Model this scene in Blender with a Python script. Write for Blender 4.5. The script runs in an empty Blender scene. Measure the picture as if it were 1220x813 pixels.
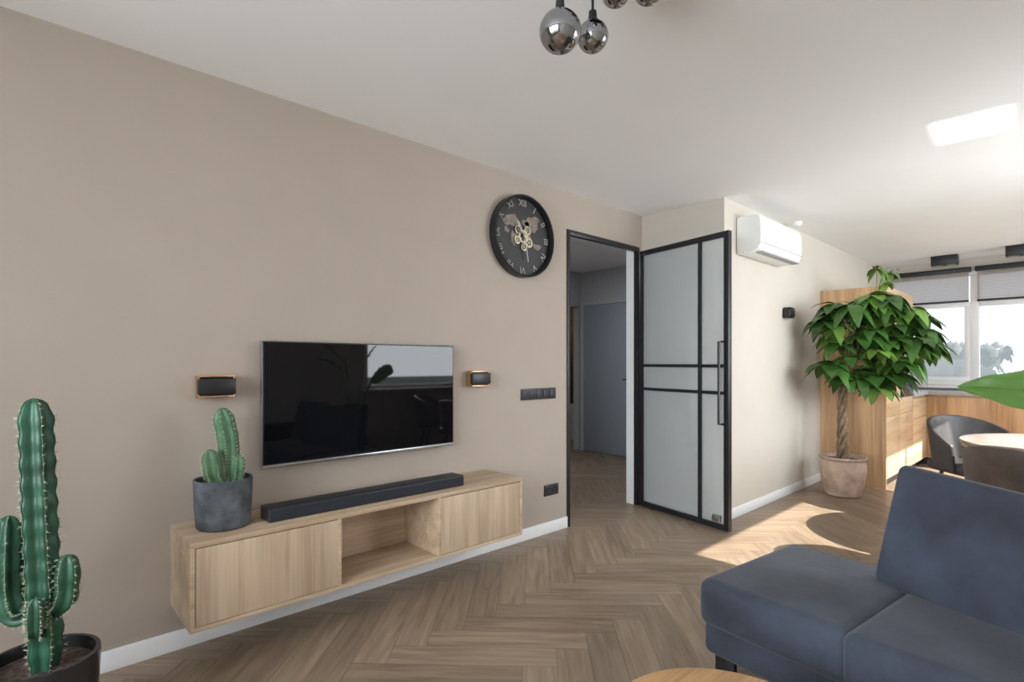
import bpy, bmesh, math, random
from mathutils import Vector, Matrix, Euler
random.seed(7)
S = bpy.context.scene
COL = S.collection
H = 2.60      # ceiling height
YW = 2.76     # tv wall
YA = 1.99     # airco wall
XJ = 4.17     # jog wall
XF = 9.0      # far (kitchen) wall
XB = -1.8     # wall behind the camera
YR = -1.15    # window wall

# ------------------------------------------------------------ materials
def _new(name):
    m = bpy.data.materials.new(name); m.use_nodes = True
    nt = m.node_tree
    return m, nt, nt.nodes['Principled BSDF'], nt.nodes, nt.links

def mat(name, c, rough=0.5, metal=0.0, var=0.06, scale=12, bump=0.0, bscale=None, coat=0.0, spec=None, emis=None):
    m, nt, b, N, L = _new(name)
    tc = N.new('ShaderNodeTexCoord')
    no = N.new('ShaderNodeTexNoise'); no.inputs['Scale'].default_value = scale; no.inputs['Detail'].default_value = 5
    L.new(tc.outputs['Object'], no.inputs['Vector'])
    r = N.new('ShaderNodeValToRGB')
    r.color_ramp.elements[0].position = 0.3; r.color_ramp.elements[1].position = 0.7
    r.color_ramp.elements[0].color = (*[max(0, v*(1-var)) for v in c], 1)
    r.color_ramp.elements[1].color = (*[min(1, v*(1+var)) for v in c], 1)
    L.new(no.outputs['Fac'], r.inputs['Fac']); L.new(r.outputs['Color'], b.inputs['Base Color'])
    b.inputs['Roughness'].default_value = rough; b.inputs['Metallic'].default_value = metal
    if coat: b.inputs['Coat Weight'].default_value = coat
    if spec is not None: b.inputs['Specular IOR Level'].default_value = spec
    if bump:
        n2 = N.new('ShaderNodeTexNoise'); n2.inputs['Scale'].default_value = bscale or scale*6; n2.inputs['Detail'].default_value = 4
        L.new(tc.outputs['Object'], n2.inputs['Vector'])
        bp = N.new('ShaderNodeBump'); bp.inputs['Strength'].default_value = bump; bp.inputs['Distance'].default_value = 0.005
        L.new(n2.outputs['Fac'], bp.inputs['Height']); L.new(bp.outputs['Normal'], b.inputs['Normal'])
    if emis:
        b.inputs['Emission Color'].default_value = (*emis[0], 1); b.inputs['Emission Strength'].default_value = emis[1]
    return m

def wood(name, dark, light, axis=0, rough=0.5, s=1.0, contrast=1.0):
    m, nt, b, N, L = _new(name)
    tc = N.new('ShaderNodeTexCoord'); mp = N.new('ShaderNodeMapping')
    sc = [14*s]*3; sc[axis] = 1.1*s
    mp.inputs['Scale'].default_value = sc
    L.new(tc.outputs['Object'], mp.inputs['Vector'])
    n1 = N.new('ShaderNodeTexNoise'); n1.inputs['Scale'].default_value = 1.0; n1.inputs['Detail'].default_value = 6; n1.inputs['Distortion'].default_value = 0.6
    L.new(mp.outputs[0], n1.inputs['Vector'])
    mp2 = N.new('ShaderNodeMapping'); sc2 = [110*s]*3; sc2[axis] = 3*s; mp2.inputs['Scale'].default_value = sc2
    L.new(tc.outputs['Object'], mp2.inputs['Vector'])
    n2 = N.new('ShaderNodeTexNoise'); n2.inputs['Scale'].default_value = 1.0; n2.inputs['Detail'].default_value = 3
    L.new(mp2.outputs[0], n2.inputs['Vector'])
    mx = N.new('ShaderNodeMath'); mx.operation = 'MULTIPLY_ADD'; mx.inputs[1].default_value = 0.35*contrast
    L.new(n2.outputs['Fac'], mx.inputs[0])
    m2 = N.new('ShaderNodeMath'); m2.operation = 'MULTIPLY'; m2.inputs[1].default_value = 0.65
    L.new(n1.outputs['Fac'], m2.inputs[0]); L.new(m2.outputs[0], mx.inputs[2])
    r = N.new('ShaderNodeValToRGB'); r.color_ramp.elements[0].position = 0.36; r.color_ramp.elements[1].position = 0.62
    r.color_ramp.elements[0].color = (*dark, 1); r.color_ramp.elements[1].color = (*light, 1)
    L.new(mx.outputs[0], r.inputs['Fac']); L.new(r.outputs['Color'], b.inputs['Base Color'])
    b.inputs['Roughness'].default_value = rough
    bp = N.new('ShaderNodeBump'); bp.inputs['Strength'].default_value = 0.15; bp.inputs['Distance'].default_value = 0.002
    L.new(n2.outputs['Fac'], bp.inputs['Height']); L.new(bp.outputs['Normal'], b.inputs['Normal'])
    return m

def glassmat(name, tint=(1,1,1), refl=0.08, rough=0.02, milk=0.0):
    m = bpy.data.materials.new(name); m.use_nodes = True
    N = m.node_tree.nodes; L = m.node_tree.links; N.clear()
    o = N.new('ShaderNodeOutputMaterial'); t = N.new('ShaderNodeBsdfTransparent'); g = N.new('ShaderNodeBsdfGlossy'); mx = N.new('ShaderNodeMixShader')
    lw = N.new('ShaderNodeLayerWeight'); lw.inputs['Blend'].default_value = 0.35
    ml = N.new('ShaderNodeMath'); ml.operation = 'MULTIPLY_ADD'; ml.inputs[1].default_value = 0.6; ml.inputs[2].default_value = refl
    L.new(lw.outputs['Fresnel'], ml.inputs[0])
    t.inputs['Color'].default_value = (*tint, 1); g.inputs['Roughness'].default_value = rough
    src = t.outputs[0]
    if milk:
        df = N.new('ShaderNodeBsdfDiffuse'); df.inputs['Color'].default_value = (0.88, 0.91, 0.92, 1)
        tl = N.new('ShaderNodeBsdfTranslucent'); tl.inputs['Color'].default_value = (0.88, 0.91, 0.92, 1)
        a_ = N.new('ShaderNodeMixShader'); a_.inputs[0].default_value = 0.3; L.new(df.outputs[0], a_.inputs[1]); L.new(tl.outputs[0], a_.inputs[2])
        c_ = N.new('ShaderNodeMixShader'); c_.inputs[0].default_value = milk; L.new(t.outputs[0], c_.inputs[1]); L.new(a_.outputs[0], c_.inputs[2]); src = c_.outputs[0]
    L.new(ml.outputs[0], mx.inputs[0]); L.new(src, mx.inputs[1]); L.new(g.outputs[0], mx.inputs[2]); L.new(mx.outputs[0], o.inputs['Surface'])
    return m

M_wall = mat('paint_taupe', (0.405, 0.338, 0.282), 0.75, var=0.02, scale=3, bump=0.06, bscale=260)
M_wall2 = mat('paint_cream', (0.58, 0.53, 0.46), 0.75, var=0.02, scale=3, bump=0.05, bscale=260)
M_ceil = mat('paint_ceiling', (0.88, 0.87, 0.86), 0.85, var=0.012, scale=2, bump=0.05, bscale=200)
M_trim = mat('paint_trim_white', (0.85, 0.85, 0.85), 0.4, var=0.01)
M_hall = mat('paint_hall', (0.50, 0.51, 0.53), 0.8, var=0.02)
M_halldoor = mat('paint_hall_door', (0.33, 0.37, 0.42), 0.5, var=0.02)
M_black = mat('metal_black', (0.012, 0.012, 0.014), 0.42, var=0.1)
M_blackp = mat('plastic_black', (0.02, 0.021, 0.025), 0.5, var=0.05)
M_screen = mat('screen_glass', (0.004, 0.004, 0.005), 0.03, var=0.0, spec=0.35)
M_silver = mat('aluminium', (0.45, 0.46, 0.48), 0.3, 1.0, var=0.04)
M_copper = mat('copper', (0.80, 0.50, 0.27), 0.28, 1.0, var=0.06)
M_oak = wood('oak_console_x', (0.40, 0.28, 0.18), (0.60, 0.455, 0.32), 0)
M_kit = wood('oak_kitchen_z', (0.30, 0.155, 0.07), (0.60, 0.37, 0.19), 2, 0.5, 0.55, 1.1)
M_kitx = wood('oak_kitchen_x', (0.42, 0.27, 0.15), (0.66, 0.47, 0.29), 0, 0.5, 0.7)
M_table = wood('oak_table', (0.42, 0.22, 0.09), (0.70, 0.42, 0.19), 0, 0.4, 1.2)
M_table2 = wood('oak_dining_table', (0.24, 0.19, 0.145), (0.36, 0.29, 0.23), 1, 0.22, 1.0)
M_stone = mat('stone_counter', (0.42, 0.41, 0.40), 0.3, var=0.12, scale=60)
M_pot = mat('stone_dark', (0.085, 0.095, 0.108), 0.75, var=0.6, scale=14, bump=0.5, bscale=30)
M_potb = mat('ceramic_dark', (0.02, 0.02, 0.022), 0.18, var=0.1)
M_soil = mat('soil', (0.09, 0.06, 0.045), 0.95, var=0.7, scale=60, bump=1.0, bscale=80)
M_potw = mat('terracotta_washed', (0.50, 0.36, 0.28), 0.85, var=0.32, scale=7, bump=0.3)
M_cact = mat('cactus_skin', (0.022, 0.088, 0.048), 0.42, var=0.45, scale=14, bump=0.1)
M_cact2 = mat('cactus_skin_light', (0.09, 0.20, 0.10), 0.5, var=0.3, scale=20, bump=0.1)
M_rib = mat('cactus_rib_edge', (0.14, 0.23, 0.14), 0.6, var=0.4, scale=60)
M_spine = mat('cactus_spine', (0.60, 0.56, 0.44), 0.6)
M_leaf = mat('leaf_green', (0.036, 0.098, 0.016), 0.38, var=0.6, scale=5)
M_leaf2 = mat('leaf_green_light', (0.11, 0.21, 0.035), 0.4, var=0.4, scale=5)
M_bark = mat('bark', (0.20, 0.14, 0.085), 0.9, var=0.4, scale=25, bump=0.8, bscale=60)
M_sofa = mat('suede_blue_grey', (0.034, 0.042, 0.062), 0.85, var=0.48, scale=4, bump=0.25, bscale=140)
M_sofa.node_tree.nodes['Principled BSDF'].inputs['Sheen Weight'].default_value = 0.14
M_lea1 = mat('leather_dark', (0.05, 0.044, 0.043), 0.5, var=0.3, scale=8, bump=0.15)
M_lea2 = mat('leather_brown', (0.10, 0.072, 0.060), 0.5, var=0.4, scale=7, bump=0.15)
M_chrome = mat('smoked_mirror_glass', (0.36, 0.36, 0.38), 0.03, 1.0, var=0.05, scale=3)
M_white = mat('plastic_white', (0.80, 0.80, 0.79), 0.35, var=0.01)
M_vent = mat('plastic_grey', (0.35, 0.35, 0.35), 0.5)
M_dial = mat('clock_dial', (0.022, 0.021, 0.022), 0.55, var=0.2)
M_map = mat('clock_map', (0.20, 0.16, 0.13), 0.6, var=0.35, scale=30)
M_num = mat('clock_numeral', (0.36, 0.33, 0.30), 0.5, var=0.15, scale=30)
M_gear = mat('gear_metal', (0.62, 0.55, 0.42), 0.3, 1.0, var=0.2, scale=30)
M_glass = glassmat('door_glass', (0.95, 0.97, 0.97), 0.03, 0.03, 0.42)
M_wglass = glassmat('window_glass', (0.97, 0.98, 0.98), 0.02)
M_oven = mat('oven_glass', (0.01, 0.01, 0.012), 0.12)
# distant things carry a little air-light (haze)
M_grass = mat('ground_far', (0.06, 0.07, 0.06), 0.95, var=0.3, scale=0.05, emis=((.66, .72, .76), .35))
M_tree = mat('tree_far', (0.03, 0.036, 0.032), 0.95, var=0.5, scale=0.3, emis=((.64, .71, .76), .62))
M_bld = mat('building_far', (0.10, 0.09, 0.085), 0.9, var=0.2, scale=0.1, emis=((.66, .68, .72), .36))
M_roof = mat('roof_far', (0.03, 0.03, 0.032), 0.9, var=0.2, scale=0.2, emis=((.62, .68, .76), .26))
def blindmat():
    m, nt, b, N, L = _new('blind_fabric')
    b.inputs['Base Color'].default_value = (0.42, 0.38, 0.35, 1); b.inputs['Roughness'].default_value = 0.9
    tc = N.new('ShaderNodeTexCoord'); w = N.new('ShaderNodeTexWave'); w.bands_direction = 'Z'; w.inputs['Scale'].default_value = 12
    L.new(tc.outputs['Object'], w.inputs['Vector'])
    tl = N.new('ShaderNodeBsdfTranslucent'); tl.inputs['Color'].default_value = (0.80, 0.73, 0.68, 1)
    tr = N.new('ShaderNodeBsdfTransparent')
    mx = N.new('ShaderNodeMixShader'); mx.inputs[0].default_value = 0.65
    mx2 = N.new('ShaderNodeMixShader')
    ml = N.new('ShaderNodeMath'); ml.operation = 'MULTIPLY_ADD'; ml.inputs[1].default_value = 0.2; ml.inputs[2].default_value = 0.25
    L.new(w.outputs['Fac'], ml.inputs[0]); L.new(ml.outputs[0], mx2.inputs[0])
    L.new(b.outputs[0], mx.inputs[1]); L.new(tl.outputs[0], mx.inputs[2])
    L.new(mx.outputs[0], mx2.inputs[1]); L.new(tr.outputs[0], mx2.inputs[2])
    L.new(mx2.outputs[0], N['Material Output'].inputs['Surface'])
    return m
M_blind = blindmat()
def bananamat():
    m, nt, b, N, L = _new('leaf_banana')
    u = N.new('ShaderNodeUVMap'); u.uv_map = 'leaf'
    w = N.new('ShaderNodeTexWave'); w.bands_direction = 'X'; w.inputs['Scale'].default_value = 9; w.inputs['Distortion'].default_value = 0.8
    L.new(u.outputs[0], w.inputs['Vector'])
    r = N.new('ShaderNodeValToRGB'); r.color_ramp.elements[0].color = (0.075, 0.19, 0.03, 1); r.color_ramp.elements[1].color = (0.15, 0.30, 0.06, 1)
    L.new(w.outputs['Fac'], r.inputs['Fac']); L.new(r.outputs['Color'], b.inputs['Base Color'])
    b.inputs['Roughness'].default_value = 0.35
    bp = N.new('ShaderNodeBump'); bp.inputs['Strength'].default_value = 0.4; bp.inputs['Distance'].default_value = 0.004
    L.new(w.outputs['Fac'], bp.inputs['Height']); L.new(bp.outputs[0], b.inputs['Normal'])
    return m
M_ban = bananamat()

# ------------------------------------------------------------ geometry helpers
def root(name, loc=(0,0,0), rot=(0,0,0)):
    e = bpy.data.objects.new(name, None); e.empty_display_size = 0.1
    e.location = loc; e.rotation_euler = rot; COL.objects.link(e); return e

def finish(name, bm, mats, parent=None, smooth=False, loc=None, rot=None):
    bmesh.ops.recalc_face_normals(bm, faces=bm.faces[:])
    me = bpy.data.meshes.new(name); bm.to_mesh(me); bm.free()
    if not isinstance(mats, (list, tuple)): mats = [mats]
    for m in mats: me.materials.append(m)
    o = bpy.data.objects.new(name, me); COL.objects.link(o)
    if parent: o.parent = parent
    if loc: o.location = loc
    if rot: o.rotation_euler = rot
    if smooth:
        for p in me.polygons: p.use_smooth = True
        if smooth == 'auto':
            try: me.set_sharp_from_angle(angle=math.radians(35))
            except Exception: pass
    return o

def bm_box(bm, x0,x1,y0,y1,z0,z1, bevel=0, seg=2, mi=0, rot=None):
    r = bmesh.ops.create_cube(bm, size=1)
    vs = r['verts']
    c = Vector(((x0+x1)/2,(y0+y1)/2,(z0+z1)/2))
    for v in vs:
        v.co = Vector((v.co.x*(x1-x0), v.co.y*(y1-y0), v.co.z*(z1-z0)))
        if rot: v.co = rot @ v.co
        v.co += c
    fs = set(f for v in vs for f in v.link_faces)
    for f in fs: f.material_index = mi
    if bevel > 0:
        es = list(set(e for v in vs for e in v.link_edges))
        r2 = bmesh.ops.bevel(bm, geom=es, offset=bevel, segments=seg, profile=0.5, affect='EDGES')
        for f in r2['faces']: f.material_index = mi

def box(name, x0,x1,y0,y1,z0,z1, m, parent=None, bevel=0, seg=2, loc=None, rot=None):
    bm = bmesh.new(); bm_box(bm, x0,x1,y0,y1,z0,z1, bevel, seg)
    return finish(name, bm, m, parent, smooth='auto' if bevel else False, loc=loc, rot=rot)

def boxes(name, lst, m, parent=None, bevel=0):
    bm = bmesh.new()
    for b in lst: bm_box(bm, *b[:6], bevel, 2, b[6] if len(b) > 6 else 0)
    return finish(name, bm, m, parent, smooth='auto' if bevel else False)

def lathe(name, prof, m, parent=None, seg=48, loc=None, rot=None):
    bm = bmesh.new(); rings = []
    for r, z in prof:
        if r < 1e-5: rings.append([bm.verts.new((0,0,z))]); continue
        rings.append([bm.verts.new((r*math.cos(2*math.pi*i/seg), r*math.sin(2*math.pi*i/seg), z)) for i in range(seg)])
    for a, b in zip(rings[:-1], rings[1:]):
        for i in range(seg):
            j = (i+1) % seg
            if len(a) == 1 and len(b) > 1: bm.faces.new((a[0], b[i], b[j]))
            elif len(b) == 1 and len(a) > 1: bm.faces.new((a[i], a[j], b[0]))
            elif len(a) > 1: bm.faces.new((a[i], a[j], b[j], b[i]))
    return finish(name, bm, m, parent, smooth='auto', loc=loc, rot=rot)

def frames(pts):
    T = []
    for i in range(len(pts)):
        a = pts[max(0,i-1)]; b = pts[min(len(pts)-1,i+1)]
        T.append((b-a).normalized())
    n = T[0].orthogonal().normalized() if abs(T[0].z) < 0.9 else Vector((1,0,0))
    out = []
    for t in T:
        n = (n - t*n.dot(t)).normalized(); out.append((t, n, t.cross(n)))
    return out

def bm_tube(bm, pts, rad, seg=8, mi=0, cap=True, star=None, phase=0):
    pts = [Vector(p) for p in pts]
    if not isinstance(rad, (list, tuple)): rad = [rad]*len(pts)
    fr = frames(pts); rings = []
    for p, r, (t, n, b) in zip(pts, rad, fr):
        ring = []
        for i in range(seg):
            a = 2*math.pi*i/seg + phase
            rr = r*(star(i) if star else 1)
            ring.append(bm.verts.new(p + (n*math.cos(a) + b*math.sin(a))*rr))
        rings.append(ring)
    for k in range(len(rings)-1):
        for i in range(seg):
            j = (i+1) % seg
            f = bm.faces.new((rings[k][i], rings[k][j], rings[k+1][j], rings[k+1][i])); f.material_index = mi
            f.smooth = True
    if cap:
        for rg in (rings[0], rings[-1]):
            try: f = bm.faces.new(rg); f.material_index = mi
            except Exception: pass
    return rings

def tube(name, pts, rad, m, parent=None, seg=10):
    bm = bmesh.new(); bm_tube(bm, pts, rad, seg); return finish(name, bm, m, parent, smooth='auto')

def smoothpath(pts, n=6):
    pts = [Vector(p) for p in pts]; out = []
    P = [pts[0]] + pts + [pts[-1]]
    for i in range(1, len(P)-2):
        for k in range(n):
            t = k/n
            a,b,c,d = P[i-1],P[i],P[i+1],P[i+2]
            out.append(0.5*((2*b)+(c-a)*t+(2*a-5*b+4*c-d)*t*t+(-a+3*b-3*c+d)*t**3))
    out.append(pts[-1]); return out

def bm_cactus(bm, ctrl, r, ribs=5, depth=0.45, spines=True, n=14, wav=0.06, ribw=0.0014):
    pts = smoothpath(ctrl, n); N_ = len(pts)
    d = [0]
    for a, b in zip(pts[:-1], pts[1:]): d.append(d[-1]+(b-a).length)
    tot = d[-1]; rad = []
    for s in d:
        e = (tot-s)
        k = min(1, math.sqrt(max(0, 1-(1-min(1, e/(1.5*r)))**2))) if e < 1.5*r else 1
        b0 = 0.72+0.28*min(1, s/(2.0*r))
        rad.append(max(0.004, r*k*b0*(1+wav*math.sin(s*95))))
    seg = ribs*6
    prof = [1.0, 0.90, 0.90-depth*0.55, 1-depth, 0.90-depth*0.55, 0.90]
    rings = bm_tube(bm, pts, rad, seg, 0, True, star=lambda i: prof[i % 6])
    fr = frames(pts)
    for k in range(1, N_-1):
        for j in range(ribs):
            i = j*6; v = rings[k][i].co.copy()
            out = (v-pts[k]).normalized()
            nb = rings[k+1][i].co
            t, nn, bb = fr[k]
            w = out.cross(t).normalized()*ribw
            a1 = bm.verts.new(v+w+out*0.0012); a2 = bm.verts.new(v-w+out*0.0012)
            a3 = bm.verts.new(nb-w+out*0.0012); a4 = bm.verts.new(nb+w+out*0.0012)
            f = bm.faces.new((a1,a2,a3,a4)); f.material_index = 1
            if spines and k % 2 == 0:
                for q in range(4):
                    dr = (out + t*random.uniform(-.7,.7) + out.cross(t)*random.uniform(-.8,.8)).normalized()
                    p = v; w = dr.orthogonal().normalized()*0.0009; w2 = dr.cross(w)
                    tip = bm.verts.new(p+dr*random.uniform(.009,.016))
                    b1 = bm.verts.new(p+w); b2 = bm.verts.new(p-w*0.5+w2); b3 = bm.verts.new(p-w*0.5-w2)
                    for tri in ((b1,b2,tip),(b2,b3,tip),(b3,b1,tip)):
                        f = bm.faces.new(tri); f.material_index = 2

def bm_leaf(bm, o, d, up, length, width, droop=0.3, n=6, mi=0, fold=0.15):
    d = d.normalized(); side = d.cross(up).normalized(); up = side.cross(d).normalized()
    prev = None
    for i in range(n+1):
        t = i/n
        w = math.sin(math.pi*min(1, t**0.95*0.96+0.04))**0.85*width*0.5
        p = o + d*length*t*(1-0.15*droop*t) - Vector((0,0,1))*droop*length*t*t
        cur = (bm.verts.new(p-side*w+up*fold*w), bm.verts.new(p), bm.verts.new(p+side*w+up*fold*w))
        if prev:
            for a in (0,1):
                f = bm.faces.new((prev[a], prev[a+1], cur[a+1], cur[a])); f.material_index = mi; f.smooth = True
        prev = cur

# ------------------------------------------------------------ room shell
def make_floor():
    bm = bmesh.new(); uv = bm.loops.layers.uv.new('grain'); uv2 = bm.loops.layers.uv.new('loc')
    ca = bm.loops.layers.float_color.new('rnd')
    W = 0.145; n = 5; Lp = W*n
    ang = math.radians(-45); R = Matrix.Rotation(ang, 2); off = Vector((3.0, 1.0))
    x0,x1,y0,y1 = XB-0.1, XF+0.1, YR-0.1, 6.5
    def plank(cx, cy, horiz):
        sx, sy = (Lp, W) if horiz else (W, Lp)
        cs = [(0,0),(sx,0),(sx,sy),(0,sy)]
        pts = [R @ Vector((cx+a, cy+b)) + off for a, b in cs]
        if max(p.x for p in pts) < x0 or min(p.x for p in pts) > x1 or max(p.y for p in pts) < y0 or min(p.y for p in pts) > y1: return
        f = bm.faces.new([bm.verts.new((p.x, p.y, 0)) for p in pts])
        r = random.random(); ro = random.random()*50; r2 = random.random()
        for l, (a, b) in zip(f.loops, cs):
            u, v = (a, b) if horiz else (b, a)
            l[uv].uv = (u+ro, v+ro*3.7); l[uv2].uv = (u/Lp, v/W); l[ca] = (r, r2, 0, 1)
    for k in range(-110, 110):
        for j in range(-16, 17):
            plank((k+j*n)*W, (k-j*n)*W, True)
            plank((n+k+j*n)*W, (k-n+1-j*n)*W, False)
    for co, no in (((x0,0,0),(-1,0,0)),((x1,0,0),(1,0,0)),((0,y0,0),(0,-1,0)),((0,y1,0),(0,1,0))):
        bmesh.ops.bisect_plane(bm, geom=bm.verts[:]+bm.edges[:]+bm.faces[:], plane_co=co, plane_no=no, clear_outer=True)
    for f in bm.faces: f.normal_update()
    bm_box(bm, x0,x1,y0,y1,-0.2,-0.002, mi=1)
    m, nt, b, N, L = _new('floor_herringbone_oak')
    u1 = N.new('ShaderNodeUVMap'); u1.uv_map = 'grain'; u2 = N.new('ShaderNodeUVMap'); u2.uv_map = 'loc'
    at = N.new('ShaderNodeAttribute'); at.attribute_name = 'rnd'
    mp = N.new('ShaderNodeMapping'); mp.inputs['Scale'].default_value = (2.2, 26, 1); L.new(u1.outputs[0], mp.inputs[0])
    n1 = N.new('ShaderNodeTexNoise'); n1.inputs['Scale'].default_value = 1; n1.inputs['Detail'].default_value = 6; n1.inputs['Distortion'].default_value = 0.8
    L.new(mp.outputs[0], n1.inputs['Vector'])
    r = N.new('ShaderNodeValToRGB'); e = r.color_ramp.elements
    e[0].position = 0.30; e[0].color = (0.205, 0.143, 0.095, 1); e[1].position = 0.68; e[1].color = (0.340, 0.255, 0.180, 1)
    L.new(n1.outputs['Fac'], r.inputs['Fac'])
    sp = N.new('ShaderNodeSeparateColor'); L.new(at.outputs['Color'], sp.inputs[0])
    mr = N.new('ShaderNodeMapRange'); mr.inputs['To Min'].default_value = 0.84; mr.inputs['To Max'].default_value = 1.12
    L.new(sp.outputs[0], mr.inputs['Value'])
    vm = N.new('ShaderNodeVectorMath'); vm.operation = 'SCALE'; L.new(r.outputs['Color'], vm.inputs[0]); L.new(mr.outputs[0], vm.inputs['Scale'])
    sx = N.new('ShaderNodeSeparateXYZ'); L.new(u2.outputs[0], sx.inputs[0])
    def edge(sock, size):
        a = N.new('ShaderNodeMath'); a.operation = 'PINGPONG'; a.inputs[1].default_value = 0.5; L.new(sock, a.inputs[0])
        c = N.new('ShaderNodeMath'); c.operation = 'MULTIPLY'; c.inputs[1].default_value = size; L.new(a.outputs[0], c.inputs[0]); return c
    ea = edge(sx.outputs['X'], Lp); eb = edge(sx.outputs['Y'], W)
    mn = N.new('ShaderNodeMath'); mn.operation = 'MINIMUM'; L.new(ea.outputs[0], mn.inputs[0]); L.new(eb.outputs[0], mn.inputs[1])
    er = N.new('ShaderNodeMapRange'); er.inputs['From Min'].default_value = 0.0008; er.inputs['From Max'].default_value = 0.0028
    er.inputs['To Min'].default_value = 0.66; er.inputs['To Max'].default_value = 1.0; L.new(mn.outputs[0], er.inputs['Value'])
    vm2 = N.new('ShaderNodeVectorMath'); vm2.operation = 'SCALE'; L.new(vm.outputs[0], vm2.inputs[0]); L.new(er.outputs[0], vm2.inputs['Scale'])
    L.new(vm2.outputs[0], b.inputs['Base Color'])
    b.inputs['Roughness'].default_value = 0.40
    bp = N.new('ShaderNodeBump'); bp.inputs['Strength'].default_value = 0.2; bp.inputs['Distance'].default_value = 0.002
    L.new(er.outputs[0], bp.inputs['Height']); L.new(bp.outputs[0], b.inputs['Normal'])
    me = bpy.data.meshes.new('floor'); bm.to_mesh(me); bm.free(); me.materials.append(m); me.materials.append(M_soil)
    o = bpy.data.objects.new('floor', me); COL.objects.link(o)
make_floor()

T = 0.10
DX0, DX1, DZ = 3.145, 4.12, 2.31
box('ceiling', XB-0.1, XF+0.1, YR-0.1, 6.5, H, H+0.12, M_ceil)
boxes('wall_tv', [(XB-T, DX0, YW, YW+T, 0, H), (DX0, DX1, YW, YW+T, DZ, H), (DX1, XJ+0.05, YW, YW+T, 0, H)], M_wall)
box('wall_jog', XJ, XJ+T, YA, YW-0.0005, 0, H, M_wall2)
box('wall_airco', XJ+T, XF+T, YA, YA+T, 0, H, M_wall2)
WZ0, WZ1 = 0.98, 2.46
boxes('wall_far', [(XF, XF+T, YR, YA, 0, WZ0), (XF, XF+T, YR, YA, WZ1, H), (XF, XF+T, 1.93, YA, WZ0, WZ1), (XF, XF+T, YR, -1.0, WZ0, WZ1)], M_wall2)
RX0, RX1, RX2, RX3, RZ0, RZ1 = 3.42, 5.85, 6.5, 8.3, 0.93, 2.46
boxes('wall_right', [(XB-T, RX0, YR-T, YR, 0, H), (RX1, RX2, YR-T, YR, RZ0, RZ1), (RX3, XF+T, YR-T, YR, 0, H), (RX0, RX3, YR-T, YR, 0, RZ0), (RX0, RX3, YR-T, YR, RZ1, H)], M_wall2)
boxes('wall_back', [(XB-T, XB, YR, -0.85, 0, H), (XB-T, XB, 1.9, YW, 0, H), (XB-T, XB, -0.85, 1.9, 0, 0.5), (XB-T, XB, -0.85, 1.9, 2.40, H)], M_wall2)
XH = 6.12
boxes('wall_hall', [(2.3, 2.4, YW+T, 5.2, 0, H), (XH, XH+.1, YW+T, 5.2, 0, H), (2.4, 5.40, 5.1, 5.2, 0, H), (6.08, XH, 5.1, 5.2, 0, H), (5.40, 6.08, 5.1, 5.2, 2.1, H),
                    (XJ+0.05, XH, YW, YW+T, 0, H), (2.4, DX0, YW+T+0.001, YW+T+0.002, 0, H)], M_hall)
boxes('wall_bathroom', [(5.2, 7.4, 6.4, 6.5, 0, H), (5.2, 5.25, 5.2, 6.4, 0, H), (7.3, 7.4, 5.1, 6.4, 0, H), (XH+.1, 7.3, 5.1, 5.2, 0, H)], mat('tiles_dark', (0.10, 0.09, 0.08), 0.4, var=.2))

box('baseboard_tv', XB, DX0-0.002, YW-0.014, YW-0.0005, 0, 0.085, M_trim, bevel=0.003)
box('baseboard_jog', XJ-0.014, XJ-0.0005, YA, YW-0.05, 0, 0.085, M_trim, bevel=0.003)
box('baseboard_airco', XJ-0.014, 6.41, YA-0.014, YA-0.0005, 0, 0.085, M_trim, bevel=0.003)
box('baseboard_right', XB+0.02, XF-0.7, YR+0.0005, YR+0.014, 0, 0.085, M_trim, bevel=0.003)
box('baseboard_back', XB+0.0005, XB+0.014, YR+0.02, YW-0.02, 0, 0.085, M_trim, bevel=0.003)
boxes('baseboard_hall', [(XH-.014, XH-.0005, YW+T, 4.03, 0, 0.085)], M_trim)

def window(name, axis, pos, a0, a1, z0, z1, mull, fw=0.06, depth=0.07, mw=0.045):
    r = root(name)
    L_ = []
    def seg(p, q, za, zb):
        if axis == 'x': L_.append((pos, pos+depth, p, q, za, zb))
        else: L_.append((p, q, pos, pos+depth, za, zb))
    seg(a0, a1, z0, z0+fw); seg(a0, a1, z1-fw, z1); seg(a0, a0+fw, z0+fw, z1-fw); seg(a1-fw, a1, z0+fw, z1-fw)
    for mu in mull: seg(mu-mw, mu+mw, z0+fw, z1-fw)
    boxes('frame', L_, M_trim, r, bevel=0.006)
    g0 = pos+depth*0.45
    if axis == 'x': box('glass', g0, g0+0.006, a0+fw*.5, a1-fw*.5, z0+fw*.5, z1-fw*.5, M_wglass, r)
    else: box('glass', a0+fw*.5, a1-fw*.5, g0, g0+0.006, z0+fw*.5, z1-fw*.5, M_wglass, r)
    return r
w1 = window('window_1', 'x', XF+0.015, -1.0, 1.93, WZ0, WZ1, [1.0, -0.1])
boxes('sash', [(XF+0.01, XF+0.06, 1.045, 1.87, 2.0, 2.06), (XF+0.01, XF+0.06, 1.045, 1.87, 1.04, 1.09), (XF+0.01, XF+0.06, 1.045, 1.10, 1.09, 2.0), (XF+0.01, XF+0.06, 1.81, 1.87, 1.09, 2.0),
     (XF+0.01, XF+0.06, -0.05, 0.95, 2.0, 2.06)], M_trim, w1, bevel=0.004)
window('window_2', 'y', YR-0.085, RX0, RX1, RZ0, RZ1, [], fw=0.05, mw=0.03)
window('window_3', 'x', XB-0.085, -0.85, 1.9, 0.5, 2.40, [0.5])
window('added_window', 'y', YR-0.085, RX2, RX3, RZ0, RZ1, [7.4], fw=0.05, mw=0.03)  # unseen window, added to let more light into the kitchen
box('trim_1', XF-0.09, XF+0.013, -1.05, 1.97, 0.945, 0.978, M_trim, bevel=0.004)
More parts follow.
